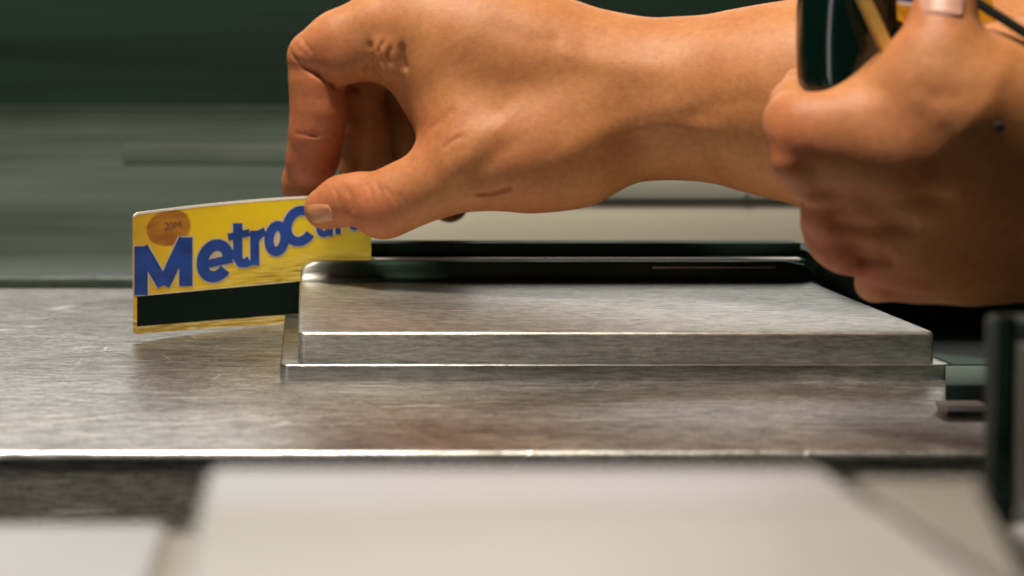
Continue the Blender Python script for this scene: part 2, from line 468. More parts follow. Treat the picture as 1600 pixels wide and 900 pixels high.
def sample(fld, pts):
    g = (pts - fld.lo) / fld.h
    g = np.clip(g, 0, np.array(fld.F.shape) - 1.001)
    i = g.astype(int); f = g - i
    r = 0
    for a in (0, 1):
        for b in (0, 1):
            for c in (0, 1):
                w = (f[:, 0] if a else 1 - f[:, 0]) * (f[:, 1] if b else 1 - f[:, 1]) * (f[:, 2] if c else 1 - f[:, 2])
                r = r + w * fld.F[i[:, 0] + a, i[:, 1] + b, i[:, 2] + c]
    return r

def normals_of(fld, V):
    e = fld.h * 1.2
    g = np.stack([sample(fld, V + d) - sample(fld, V - d) for d in (np.array([e, 0, 0]), np.array([0, e, 0]), np.array([0, 0, e]))], 1)
    return g / np.maximum(1e-6, np.linalg.norm(g, axis=1))[:, None]

def seg_dist(V, a, b):
    ba = b - a
    t = np.clip(((V - a) @ ba) / max(1e-9, ba @ ba), 0, 1)
    return np.linalg.norm(V - a - t[:, None] * ba, axis=1), t

def project(fld, px, py, Y0=300, Y1=620):
    """the point where the surface meets this sight line, found in 3-D"""
    ys = np.arange(Y0, Y1, 0.5)
    pts = np.stack([P(px, py, y) for y in ys])
    f = sample(fld, pts)
    inb = np.all((pts > fld.lo) & (pts < fld.lo + fld.h * (np.array(fld.F.shape) - 1)), axis=1)
    k = np.argmax((f < 0) & inb)
    return pts[k] if ((f < 0) & inb).any() else None

def build_skin(name, fld, strokes, reds, mat, parent, frontmax=None):
    V, Q = surface_nets(fld.F, fld.lo, fld.h)
    # light relaxation along the surface
    E = np.concatenate([Q[:, [0, 1]], Q[:, [1, 2]], Q[:, [2, 3]], Q[:, [3, 0]]])
    for it in range(3):
        s_ = np.zeros_like(V); c_ = np.zeros(len(V))
        for a, b in ((0, 1), (1, 0)):
            np.add.at(s_, E[:, a], V[E[:, b]]); np.add.at(c_, E[:, a], 1)
        V = V * 0.4 + 0.6 * s_ / np.maximum(1, c_)[:, None]
    Nn = normals_of(fld, V)
    disp = np.zeros(len(V))
    for pts, amp, wid, Y in strokes:
        P3 = []
        for (x, y) in pts:
            q = project(fld, x, y)
            if q is not None: P3.append(q)
        best = np.full(len(V), 1e9); tt = np.zeros(len(V))
        for k in range(len(P3) - 1):
            d, t = seg_dist(V, P3[k], P3[k + 1])
            m = d < best
            best = np.where(m, d, best); tt = np.where(m, (k + t) / (len(P3) - 1), tt)
        if len(P3) > 1:
            fade = np.clip(np.sin(np.clip(tt, 0.0, 1) * math.pi) * 1.6 + 0.15, 0, 1)
            disp += amp * np.exp(-(best / wid) ** 2) * fade
    V = V + Nn * disp[:, None]
    red = np.zeros(len(V))
    for (c, rad, amt) in reds:
        d = np.linalg.norm(V - c, axis=1)
        red += amt * np.exp(-(d / rad) ** 2)
    me = bpy.data.meshes.new(name)
    me.vertices.add(len(V)); me.vertices.foreach_set('co', (V * MM).ravel())
    me.loops.add(Q.size); me.loops.foreach_set('vertex_index', Q.ravel().astype(np.int32))
    me.polygons.add(len(Q))
    me.polygons.foreach_set('loop_start', np.arange(0, Q.size, 4, dtype=np.int32))
    me.polygons.foreach_set('loop_total', np.full(len(Q), 4, np.int32))
    me.update(calc_edges=True); me.validate()
    me.polygons.foreach_set('use_smooth', [True] * len(me.polygons))
    at = me.attributes.new('flush', 'FLOAT', 'POINT'); at.data.foreach_set('value', np.clip(red, -1, 1).astype(np.float32))
    return link_mesh(name, me, mat, parent)

def nail(fld, name, center, along, normal, L, W, mat, parent):
    along = along / np.linalg.norm(along); normal = normal / np.linalg.norm(normal)
    along = along - normal * (along @ normal); along /= np.linalg.norm(along)
    side = np.cross(normal, along)
    nu, nv = 13, 11
    pts = []
    for i in range(nu):
        u = i / (nu - 1) * 2 - 1
        for j in range(nv):
            v = j / (nv - 1) * 2 - 1
            # rounded rectangle
            su = u * math.sqrt(1 - v * v * 0.28); sv = v * math.sqrt(1 - u * u * 0.28)
            p0 = center + along * su * L / 2 + side * sv * W / 2 + normal * 9
            ts = np.arange(0, 18, 0.1)
            line = p0 - ts[:, None] * normal
            f = sample(fld, line)
            k = int(np.argmax(f < 0)) if (f < 0).any() else 90
            edge = max(abs(u), abs(v))
            pts.append(p0 - normal * (ts[k] - (0.42 if edge < 0.95 else -0.25)))
    bm = bmesh.new()
    vs_ = [bm.verts.new(p * MM) for p in pts]
    for i in range(nu - 1):
        for j in range(nv - 1):
            bm.faces.new((vs_[i * nv + j], vs_[(i + 1) * nv + j], vs_[(i + 1) * nv + j + 1], vs_[i * nv + j + 1]))
    bmesh.ops.recalc_face_normals(bm, faces=bm.faces[:])
    bmesh.ops.solidify(bm, geom=bm.faces[:], thickness=0.25 * MM)
    return from_bm(name, bm, mat, parent)

def skin_mat(name, base, deep, bumpd=0.0005):
    m, nt, b = new_mat(name)
    at = nt.nodes.new('ShaderNodeAttribute'); at.attribute_name = 'flush'
    v = mapped(nt, (60, 60, 60))
    n1 = N(nt, 'ShaderNodeTexNoise', i_Scale=1.0, i_Detail=5.0, i_Roughness=0.6); nt.links.new(v, n1.inputs['Vector'])
    c1 = ramp(nt, n1.outputs[0], [(0.3, tuple(c * f for c, f in zip(base, (0.90, 0.82, 0.78)))), (0.7, tuple(min(1, c * f) for c, f in zip(base, (1.08, 1.12, 1.14))))])
    cc = mixc(nt, at.outputs['Fac'], c1.outputs[0], deep)
    n4 = N(nt, 'ShaderNodeTexNoise', i_Scale=420.0, i_Detail=2.0)
    tc = nt.nodes.new('ShaderNodeTexCoord'); nt.links.new(tc.outputs['Object'], n4.inputs['Vector'])
    c4 = ramp(nt, n4.outputs[0], [(0.3, (0.88, 0.85, 0.83)), (0.65, (1, 1, 1))])
    cc = mixc(nt, 1.0, cc, c4.outputs[0], 'MULTIPLY')
    nt.links.new(cc, b.inputs['Base Color'])
    b.inputs['Roughness'].default_value = 0.55
    b.inputs['Specular IOR Level'].default_value = 0.28
    b.inputs['Subsurface Weight'].default_value = 0.22
    b.inputs['Subsurface Radius'].default_value = (1.0, 0.35, 0.18)
    b.inputs['Subsurface Scale'].default_value = 0.004
    vo = N(nt, 'ShaderNodeTexVoronoi', i_Scale=900.0); nt.links.new(tc.outputs['Object'], vo.inputs['Vector'])
    n3 = N(nt, 'ShaderNodeTexNoise', i_Scale=260.0, i_Detail=4.0); nt.links.new(tc.outputs['Object'], n3.inputs['Vector'])
    ad = nt.nodes.new('ShaderNodeMath'); ad.operation = 'MULTIPLY_ADD'; ad.inputs[1].default_value = 0.35
    nt.links.new(vo.outputs['Distance'], ad.inputs[0]); nt.links.new(n3.outputs[0], ad.inputs[2])
    bp = nt.nodes.new('ShaderNodeBump'); bp.inputs['Strength'].default_value = 0.2; bp.inputs['Distance'].default_value = bumpd
    nt.links.new(ad.outputs[0], bp.inputs['Height']); nt.links.new(bp.outputs[0], b.inputs['Normal'])
    return m
M_skin = skin_mat('skin', (0.40, 0.168, 0.062), (0.37, 0.095, 0.05, 1))
M_nail = plain('nail', (0.40, 0.17, 0.09), 0.35, 0, 0.05, 60)

person = empty('person', (130, 470, 0))
tag(person, 'person with bare arms swiping a yellow card while the other fist holds a dark case', 'person')

def chain(fld, pts, k, fy=1.0, out=None, Y0=0):
    """pts: (px, py, Y, radius in photo px)"""
    q = [(P(x, y, Y), r / s_at(Y)) for x, y, Y, r in pts]
    for (a, ra), (b, rb) in zip(q, q[1:]):
        fld.cone(a, b, ra, rb, k, fy, out)

# --- swiping hand -------------------------------------------------
f1 = Field((-22, 395, -2), (335, 600, 152), 0.8)
def layer(fld): return np.full(fld.F.shape, 30.0, np.float32)
# forearm, wrist, back of hand
chain(f1, [(1700, 200, 425, 215), (1440, 175, 445, 185), (1250, 158, 462, 146), (1140, 153, 474, 118), (1045, 155, 484, 103), (970, 160, 492, 106)], 14)
chain(f1, [(1010, 152, 488, 98), (900, 140, 496, 110), (800, 112, 502, 118), (720, 82, 506, 104), (655, 58, 508, 82)], 16)
# far side of the palm
chain(f1, [(960, 165, 505, 80), (800, 120, 528, 95), (690, 70, 540, 70)], 14)
chain(f1, [(900, 180, 515, 80), (780, 170, 540, 80), (700, 120, 552, 60)], 14)
# thenar mass and web
chain(f1, [(960, 185, 488, 80), (885, 226, 484, 89), (820, 238, 482, 80), (745, 236, 482, 70)], 12)
chain(f1, [(800, 150, 500, 90), (728, 150, 500, 86)], 12)
chain(f1, [(800, 185, 494, 80), (742, 205, 490, 74)], 12)
# thumb
th = layer(f1)
chain(f1, [(800, 240, 484, 70), (735, 262, 482, 60), (680, 284, 484, 53), (630, 306, 487, 49), (598, 321, 488, 50)], 5, out=th)
chain(f1, [(598, 321, 488, 48), (562, 310, 492, 38), (534, 314, 496, 37), (508, 326, 498, 33)], 4, fy=0.85, out=th)
f1.F = smin(f1.F, th, 9)
# index finger: proximal segment with its fleshy underside
ip = layer(f1)
chain(f1, [(655, 45, 506, 70), (590, 48, 507, 56), (530, 66, 508, 46), (487, 84, 509, 37)], 6, out=ip)
chain(f1, [(570, 82, 505, 44), (535, 96, 505, 38)], 5, out=ip)
f1.F = smin(f1.F, ip, 8)
idd = layer(f1)
chain(f1, [(484, 92, 511, 36), (496, 130, 512, 42), (499, 170, 513, 43), (494, 208, 514, 40)], 4, out=idd)
chain(f1, [(494, 208, 514, 40), (489, 245, 519, 39), (478, 285, 527, 35), (473, 325, 530, 28)], 4, out=idd)
f1.F = smin(f1.F, idd, 1.6)
# fold of skin between index and thumb
wf = layer(f1)
chain(f1, [(620, 52, 500, 30), (606, 80, 495, 26), (612, 108, 494, 21)], 4, out=wf)
f1.F = smin(f1.F, wf, 3)
# middle, ring and little fingers curled behind
for pts in ([(660, 70, 528, 60), (560, 100, 534, 44), (556, 135, 536, 42), (566, 200, 540, 42), (572, 262, 545, 40), (575, 300, 548, 34)],
            [(700, 90, 552, 56), (600, 128, 560, 44), (612, 200, 562, 40), (640, 270, 564, 38), (655, 310, 565, 33)],
            [(760, 140, 566, 50), (690, 180, 574, 38), (690, 250, 576, 34), (702, 318, 576, 30)]):
    t_ = layer(f1); chain(f1, pts[:2], 4, out=t_); chain(f1, pts[1:], 4, out=t_)
    f1.F = smin(f1.F, t_, 2.0)

strokes1 = [
    ([(452, 76), (462, 92), (476, 100)], -0.5, 0.7, 0), ([(458, 64), (470, 80), (484, 90)], -0.35, 0.7, 0),
    ([(462, 218), (490, 222), (522, 218)], -0.5, 0.7, 0), ([(600, 292), (612, 305), (616, 322)], -0.4, 0.8, 0),
    ([(480, 345), (500, 356), (520, 357)], -0.4, 0.7, 0), ([(690, 235), (704, 222), (724, 212)], -0.5, 1.0, 0),
    ([(840, 60), (900, 90), (980, 105), (1060, 108)], 0.45, 4.5, 0), ([(760, 30), (820, 60), (900, 75)], -0.4, 4.0, 0),
    ([(1060, 190), (1120, 165), (1200, 150)], -0.5, 4.0, 0), ([(980, 205), (1060, 195), (1130, 205)], 0.5, 3.0, 0),
    ([(470, 100), (498, 117), (522, 134), (550, 140), (565, 138)], -2.4, 1.1, 0),
    ([(462, 208), (490, 212), (528, 209)], -1.5, 0.8, 0),
    ([(466, 203), (490, 206), (520, 203)], -0.25, 0.6, 0),
    ([(470, 150), (500, 156), (530, 152)], -0.15, 0.8, 0),
    ([(600, 62), (592, 80), (598, 104)], -1.2, 0.9, 0),
    ([(612, 70), (607, 88), (610, 102)], -1.2, 0.8, 0),
    ([(628, 66), (630, 92), (634, 112)], -1.4, 1.3, 0),
    ([(578, 62), (580, 90), (574, 118)], -1.5, 1.5, 0),
    ([(738, 304), (765, 305), (790, 298), (802, 290)], -1.6, 1.0, 0),
    ([(752, 312), (775, 311), (795, 306)], -0.5, 0.8, 0),
    ([(690, 285), (722, 250), (750, 215), (790, 185)], 0.6, 5.0, 0),
    ([(715, 300), (745, 268), (785, 235), (830, 215)], -0.7, 4.0, 0),
    ([(705, 70), (735, 120), (760, 165), (790, 190)], -1.1, 9.0, 0),
    ([(850, 262), (920, 215), (1010, 180), (1100, 165)], 0.7, 5.0, 0),
    ([(540, 290), (550, 310), (552, 335)], -0.45, 1.2, 0),
    ([(572, 285), (580, 300), (582, 318)], -0.35, 0.9, 0),
    ([(586, 283), (596, 300), (600, 322)], -0.3, 0.8, 0),
    ([(515, 347), (535, 350), (560, 346)], -0.5, 1.2, 0),
    ([(668, 205), (690, 190), (712, 168)], -0.35, 1.6, 0),
    ([(450, 70), (455, 84), (466, 94)], -0.4, 0.6, 0), ([(470, 56), (480, 72), (490, 84)], -0.35, 0.8, 0),
    ([(520, 292), (528, 305), (530, 320)], -0.35, 0.8, 0), ([(622, 300), (630, 316), (628, 332)], -0.35, 1.0, 0),
    ([(870, 40), (860, 100), (880, 150)], -0.35, 3.0, 0), ([(985, 120), (1000, 160), (1000, 200)], -0.25, 1.5, 0),
]
reds1 = [(P(500, 100, 500), 14, 0.55), (P(495, 190, 508), 13, 0.65), (P(480, 260, 515), 14, 0.75),
         (P(520, 330, 490), 14, 0.55), (P(600, 330, 480), 12, 0.5), (P(610, 90, 495), 8, 0.35), (P(680, 220, 480), 12, 0.35),
         (P(820, 290, 470), 18, 0.3)]
h1 = build_skin('hand', f1, strokes1, reds1, M_skin, person)
tag(h1, 'hand pinching the yellow card between thumb and index finger')
nail(f1, 'thumb_nail', P(501, 333, 492), P(470, 338, 498) - P(520, 328, 494), np.array([0.05, -1, -0.35]), 9.5, 7.2, M_nail, h1)

# --- holding hand ------------------------------------------------- 
f2 = Field((108, 262, -2), (262, 440, 125), 0.8)
Y2 = 335.0
chain(f2, [(1760, 250, 350, 200), (1640, 225, 348, 185), (1540, 225, 345, 165), (1450, 225, 345, 135), (1380, 222, 345, 108)], 12)
chain(f2, [(1600, 330, 352, 140), (1500, 350, 352, 110), (1420, 355, 352, 95)], 12)
# heel of the thumb towards the top
chain(f2, [(1560, 190, 335, 130), (1480, 160, 330, 95), (1440, 130, 330, 62)], 10)
th = layer(f2)
chain(f2, [(1490, 120, 328, 62), (1472, 75, 328, 46), (1472, 40, 330, 40), (1476, 8, 332, 37), (1478, -12, 334, 32)], 5, out=th)
f2.F = smin(f2.F, th, 7)
# index finger curled across the front, its knuckle pointing left
ix = layer(f2)
chain(f2, [(1420, 190, 335, 72), (1330, 196, 336, 54), (1262, 196, 340, 42), (1240, 194, 345, 39)], 5, out=ix)
chain(f2, [(1240, 188, 345, 40), (1238, 160, 356, 28), (1250, 130, 366, 26)], 5, out=ix)
chain(f2, [(1250, 228, 340, 42), (1240, 252, 340, 34)], 5, out=ix)
f2.F = smin(f2.F, ix, 6)
chain(f2, [(1500, 240, 332, 84), (1400, 235, 332, 66), (1310, 232, 336, 46)], 8)
for pts, k in (([(1420, 262, 340, 62), (1330, 268, 340, 50), (1272, 272, 344, 42), (1262, 262, 352, 36)], 3.5),
               ([(1460, 330, 345, 66), (1370, 332, 345, 54), (1305, 330, 350, 46), (1290, 345, 360, 38)], 3.0),
               ([(1480, 385, 350, 62), (1385, 390, 350, 48), (1322, 382, 352, 42), (1300, 372, 356, 40)], 3.0),
               ([(1510, 410, 355, 60), (1430, 425, 356, 44), (1380, 430, 358, 36), (1364, 446, 362, 26)], 3.0)):
    t_ = layer(f2); chain(f2, pts, 4, out=t_)
    f2.F = smin(f2.F, t_, k)
strokes2 = [
    ([(1262, 308), (1340, 316), (1420, 318), (1500, 308)], -2.6, 4.0, 0),
    ([(1290, 352), (1350, 358), (1440, 352)], -1.4, 2.5, 0),
    ([(1290, 428), (1340, 412), (1400, 405)], -1.4, 2.0, 0),
    ([(1420, 130), (1460, 150), (1520, 150)], -0.3, 2.5, 0),
    ([(1340, 165), (1420, 160), (1500, 195)], 0.4, 4, 0),
]
reds2 = [(P(1230, 230, 335), 10, 0.6), (P(1280, 390, 345), 14, 0.9), (P(1360, 440, 350), 10, 0.8), (P(1465, 30, 328), 8, 0.3), (P(1400, 230, 320), 16, 0.3)]
h2 = build_skin('hand', f2, strokes2, reds2, M_skin, person)
tag(h2, 'fist holding a dark case, a thin stick and a yellow card, brown mole on its back')
nail(f2, 'thumb_nail', P(1474, 2, 326), P(1478, -30, 329) - P(1472, 20, 326), np.array([0.0, -1, 0.2]), 10, 9, plain('pale_nail', (0.46, 0.235, 0.17), 0.45, 0, 0.04, 60), h2)
q = project(f2, 1560, 197, 262, 430)
if q is not None:
    bm = bmesh.new()
    bmesh.ops.create_icosphere(bm, subdivisions=3, radius=1.0, matrix=Matrix.Translation(Vector(q) * MM) @ Matrix.Diagonal((1.5 * MM, 0.5 * MM, 1.2 * MM, 1)))
    from_bm('mole', bm, plain('mole_brown', (0.03, 0.02, 0.015), 0.6), h2)

# ------------------------------------------------------------------ held things
def loft(name, mat, parent, rings):
    bm = bmesh.new(); rows = []
    for ring in rings: rows.append([bm.verts.new(Vector(p) * MM) for p in ring])
    n = len(rows[0])
    for a, b in zip(rows, rows[1:]):
        for i in range(n): bm.faces.new((a[i], a[(i + 1) % n], b[(i + 1) % n], b[i]))
    bm.faces.new(rows[0][::-1]); bm.faces.new(rows[-1])
    bmesh.ops.recalc_face_normals(bm, faces=bm.faces[:])
    return from_bm(name, bm, mat, parent)
def sup(cx, cy, cz, a, b, n=40, e=2.6):
    out = []
    for i in range(n):
        t = 2 * math.pi * i / n
        c, s = math.cos(t), math.sin(t)
        out.append((cx + a * abs(c) ** (2 / e) * (1 if c > 0 else -1), cy + b * abs(s) ** (2 / e) * (1 if s > 0 else -1), cz))
    return out
rings = []
for py, xl, xr in ((175, 1275, 1380), (168, 1262, 1395), (150, 1255, 1408), (120, 1250, 1411), (70, 1248, 1411), (20, 1249, 1407), (-60, 1256, 1400), (-160, 1270, 1392)):
    Y = 350; s = s_at(Y)
    p0 = P(xl, py, Y); p1 = P(xr, py, Y)
    rings.append(sup((p0[0] + p1[0]) / 2, Y, p0[2], (p1[0] - p0[0]) / 2, 10.5, e=2.3))
dc = loft('dark_case', plain('glossy_dark_green', (0.001, 0.009, 0.007), 0.14, 0, 0.1, 30, coat=0.3), None, rings)
tag(dc, 'glossy dark green case held upright in the right-hand fist, pale streak of light on it', 'case')

def bar(name, mat, a, b, w, t, label, cat):
    a = Vector(a); b = Vector(b); d = (b - a).normalized()
    side = d.cross(Vector((0, -1, 0))).normalized(); up = side.cross(d)
    rows = [[p + side * (w / 2 * u) + up * (t / 2 * v) for u, v in ((-1, -1), (1, -1), (1, 1), (-1, 1))] for p in (a, a + (b - a) * .5, b)]
    bm = bmesh.new(); R_ = [[bm.verts.new(p * MM) for p in r] for r in rows]
    for x, y in zip(R_, R_[1:]):
        for i in range(4): bm.faces.new((x[i], x[(i + 1) % 4], y[(i + 1) % 4], y[i]))
    bm.faces.new(R_[0]); bm.faces.new(R_[-1][::-1])
    bmesh.ops.recalc_face_normals(bm, faces=bm.faces[:])
    bmesh.ops.bevel(bm, geom=[e for e in bm.edges if e.calc_length() > 8 * MM], offset=0.35 * MM, segments=2, affect='EDGES')
    o = from_bm(name, bm, mat)
    return tag(o, label, cat)
bar('wooden_stick', plain('yellow_wood', (0.88, 0.56, 0.14), 0.5, 0, 0.12, 60), P(1322, -60, 331), P(1405, 118, 333), 3.4, 1.6,
    'thin yellow wooden stick slanting across the dark case in the fist', 'stick')
bar('gap_shadow', plain('gap_shadow_black', (0.003, 0.004, 0.003), 0.8, spec=0.1), P(1524, 2, 331), P(1612, 58, 320), 2.3, 1.6,
    'thin black strip drawn as the shadow of a gap, off the fist at the top right corner', 'gap_shadow')  # dark strip laid where a gap beside the fist is in shadow

# second card under the thumb
M_yel2 = plain('orange_yellow', (0.80, 0.42, 0.03), 0.4, 0, 0.12, 30)
M_blue = plain('ink_blue', (0.012, 0.045, 0.26), 0.4, 0, 0.15, 120)
c2 = empty('transit_card', P(1470, -20, 345))
tag(c2, 'second yellow card with blue print, mostly hidden under the thumb of the fist', 'card')
bm = bmesh.new()
a = P(1404, 30, 338); b = P(1430, 50, 338.5); c = P(1556, 34, 340); d = P(1530, -140, 341); e = P(1394, -140, 340)
f_ = [bm.verts.new(Vector(p) * MM) for p in (a, b, c, d, e)]
g_ = [bm.verts.new((Vector(p) + Vector((0, 0.5, 0))) * MM) for p in (a, b, c, d, e)]
bm.faces.new(f_); bm.faces.new(g_[::-1])
for i in range(5): bm.faces.new((f_[i], g_[i], g_[(i + 1) % 5], f_[(i + 1) % 5]))
bmesh.ops.recalc_face_normals(bm, faces=bm.faces[:])
from_bm('card_face', bm, M_yel2, c2, smooth=False)
bm = bmesh.new()
for quad in ([(1400, 1), (1440, 7), (1440, -6), (1399, -12)], [(1408, -22), (1442, -16), (1442, -40), (1408, -44)]):
    bm.faces.new([bm.verts.new(Vector(P(x, y, 337.6)) * MM) for x, y in quad])
from_bm('blue_print', bm, M_blue, c2, smooth=False)
bm = bmesh.new()
bm.faces.new([bm.verts.new(Vector(P(x, y, 337.5)) * MM) for x, y in ((1404, 6), (1442, 13), (1442, 7), (1404, 1))])
from_bm('white_band', bm, plain('white_print', (0.7, 0.7, 0.72), 0.4), c2, smooth=False)

# ------------------------------------------------------------------ the swiped card
def sstep(a, b, x):
    t = min(1, max(0, (x - a) / (b - a))); return t * t * (3 - 2 * t)
def cardY(px):
    t = (px - 210) / 260.0
    return 476 + 38 * min(1, t) ** 0.9 if t > 0 else 476
def cardY(px):
    t = max(0.0, (px - 208) / 372.0)
    return 475 + 40.5 * (1 - (1 - min(1, t)) ** 1.9)
def ctop(px):
    t = (px - 208) / 372.0
    return 333.5 - 29.5 * (1 - (1 - t) ** 1.75) + 5 * max(0, 1 - (px - 208) / 7.0) ** 2
def cbot(px):
    t = (px - 208) / 372.0
    return 522.5 - 20.5 * t - 3 * math.sin(math.pi * t) - 3 * max(0, 1 - (px - 208) / 6.0) ** 2
def S(px, py, off=0.0):
    Y = cardY(px)
    p = P(px, py, Y)
    # offset along the card's own normal
    d = (P(px + 2, py, cardY(px + 2)) - P(px - 2, py, cardY(px - 2)))
    n = np.array([d[1], -d[0], 0.0]); n /= np.linalg.norm(n)
    if n[1] > 0: n = -n
    return p + n * off

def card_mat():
    m, nt, b = new_mat('card_print')
    uv = nt.nodes.new('ShaderNodeUVMap'); uv.uv_map = 'uv'
    sep = nt.nodes.new('ShaderNodeSeparateXYZ'); nt.links.new(uv.outputs[0], sep.inputs[0])
    mp = nt.nodes.new('ShaderNodeMapping'); mp.inputs['Scale'].default_value = (3.0, 26, 1); mp.inputs['Rotation'].default_value = (0, 0, R(-3))
    nt.links.new(uv.outputs[0], mp.inputs[0])
    n1 = N(nt, 'ShaderNodeTexNoise', i_Scale=1.6, i_Detail=6.0, i_Roughness=0.62, i_Distortion=1.4); nt.links.new(mp.outputs[0], n1.inputs['Vector'])
    n2 = N(nt, 'ShaderNodeTexNoise', i_Scale=5.0, i_Detail=3.0); nt.links.new(uv.outputs[0], n2.inputs['Vector'])
    # golden yellow sheet, more orange to the left
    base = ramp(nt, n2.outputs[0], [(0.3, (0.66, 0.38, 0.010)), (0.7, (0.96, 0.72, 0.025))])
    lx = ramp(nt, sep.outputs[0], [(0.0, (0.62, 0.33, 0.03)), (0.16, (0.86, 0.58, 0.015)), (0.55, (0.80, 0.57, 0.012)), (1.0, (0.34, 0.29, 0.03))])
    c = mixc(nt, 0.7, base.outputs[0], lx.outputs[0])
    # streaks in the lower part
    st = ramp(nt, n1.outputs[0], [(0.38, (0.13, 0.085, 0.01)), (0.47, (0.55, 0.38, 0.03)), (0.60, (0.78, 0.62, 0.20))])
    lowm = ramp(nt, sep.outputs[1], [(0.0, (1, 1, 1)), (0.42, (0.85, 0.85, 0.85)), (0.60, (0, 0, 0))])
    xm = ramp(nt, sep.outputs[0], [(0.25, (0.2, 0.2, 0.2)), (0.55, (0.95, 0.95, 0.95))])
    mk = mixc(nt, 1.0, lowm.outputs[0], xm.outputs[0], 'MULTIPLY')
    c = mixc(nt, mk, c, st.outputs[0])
    # bottom margin below the stripe: mottled gold
    bmk = ramp(nt, sep.outputs[1], [(0.10, (1, 1, 1)), (0.12, (0, 0, 0))])
    st2 = ramp(nt, n1.outputs[0], [(0.38, (0.22, 0.13, 0.01)), (0.5, (0.50, 0.34, 0.06)), (0.62, (0.72, 0.62, 0.36))])
    c = mixc(nt, bmk.outputs[0], c, st2.outputs[0])
    # brown oval stamp at the upper left
    def math_(op, a, b_=None):
        k = nt.nodes.new('ShaderNodeMath'); k.operation = op
        for i, v in enumerate((a, b_)):
            if v is None: continue
            if isinstance(v, (int, float)): k.inputs[i].default_value = v
            else: nt.links.new(v, k.inputs[i])
        return k.outputs[0]
    ex = math_('DIVIDE', math_('SUBTRACT', sep.outputs[0], 0.150), 0.098)
    ey = math_('DIVIDE', math_('SUBTRACT', sep.outputs[1], 0.845), 0.155)
    wob = math_('MULTIPLY', math_('SUBTRACT', n2.outputs[0], 0.5), 0.5)
    rr = math_('ADD', math_('ADD', math_('MULTIPLY', ex, ex), math_('MULTIPLY', ey, ey)), wob)
    om = ramp(nt, rr, [(0.80, (0.9, 0.9, 0.9)), (1.15, (0, 0, 0))])
    oc = ramp(nt, n2.outputs[0], [(0.38, (0.30, 0.085, 0.015)), (0.52, (0.50, 0.19, 0.03)), (0.62, (0.32, 0.10, 0.02))])
    c = mixc(nt, om.outputs[0], c, oc.outputs[0])
    nt.links.new(c, b.inputs['Base Color'])
    b.inputs['Roughness'].default_value = 0.34
    b.inputs['Coat Weight'].default_value = 0.25
    return m

card = empty('transit_card', P(330, 520, 480))
tag(card, 'yellow fare card with big blue lettering and black stripe, pinched upright at the reader slot', 'card')
NX, NY = 62, 20
def card_sheet():
    bm = bmesh.new(); uvl = bm.loops.layers.uv.new('uv')
    fr = []; bk = []; uvs = {}
    for i in range(NX + 1):
        px = 208 + 372 * i / NX
        a, b = [], []
        for j in range(NY + 1):
            t = j / NY
            py = cbot(px) + (ctop(px) - cbot(px)) * t
            v = bm.verts.new(Vector(S(px, py)) * MM); a.append(v); uvs[v] = (i / NX, t)
            w = bm.verts.new(Vector(S(px, py, -0.55)) * MM); b.append(w); uvs[w] = (i / NX, t)
        fr.append(a); bk.append(b)
    for i in range(NX):
        for j in range(NY):
            bm.faces.new((fr[i][j], fr[i + 1][j], fr[i + 1][j + 1], fr[i][j + 1]))
            bm.faces.new((bk[i][j], bk[i][j + 1], bk[i + 1][j + 1], bk[i + 1][j]))
        bm.faces.new((fr[i][0], bk[i][0], bk[i + 1][0], fr[i + 1][0]))
        bm.faces.new((fr[i][NY], fr[i + 1][NY], bk[i + 1][NY], bk[i][NY]))
    for j in range(NY):
        bm.faces.new((fr[0][j], fr[0][j + 1], bk[0][j + 1], bk[0][j]))
        bm.faces.new((fr[NX][j], bk[NX][j], bk[NX][j + 1], fr[NX][j + 1]))
    for f in bm.faces:
        for l in f.loops: l[uvl].uv = uvs[l.vert]
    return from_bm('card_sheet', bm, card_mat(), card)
sheet = card_sheet()

def strip(name, mat, topf, botf, off, x0=208, x1=580, n=60, back=None):
    bm = bmesh.new(); prev = None
    for i in range(n + 1):
        px = x0 + (x1 - x0) * i / n
        a = bm.verts.new(Vector(S(px, botf(px), off)) * MM); b = bm.verts.new(Vector(S(px, topf(px), off)) * MM)
        c = bm.verts.new(Vector(S(px, topf(px), back)) * MM) if back is not None else None
        if prev:
            bm.faces.new((prev[0], a, b, prev[1]))
            if c: bm.faces.new((prev[1], b, c, prev[2]))
        prev = (a, b, c)
    return from_bm(name, bm, mat, card)
strip('magnetic_stripe', plain('stripe_black', (0.001, 0.008, 0.005), 0.55, 0, 0.2, 60, spec=0.12), lambda x: 463 - 23.5 * (x - 215) / 250, lambda x: 510 - 20 * (x - 215) / 250, 0.06, x0=214)
strip('white_line', plain('white_print2', (0.75, 0.70, 0.55), 0.4), lambda x: 461.8 - 23.5 * (x - 215) / 250, lambda x: 463 - 23.5 * (x - 215) / 250, 0.09, x0=214, x1=460)
strip('card_edge', plain('white_edge', (0.85, 0.82, 0.74), 0.35, 0, 0.03), lambda x: ctop(x) - 0.6, lambda x: ctop(x) + 3.0, 0.07, x0=209, back=-0.6)

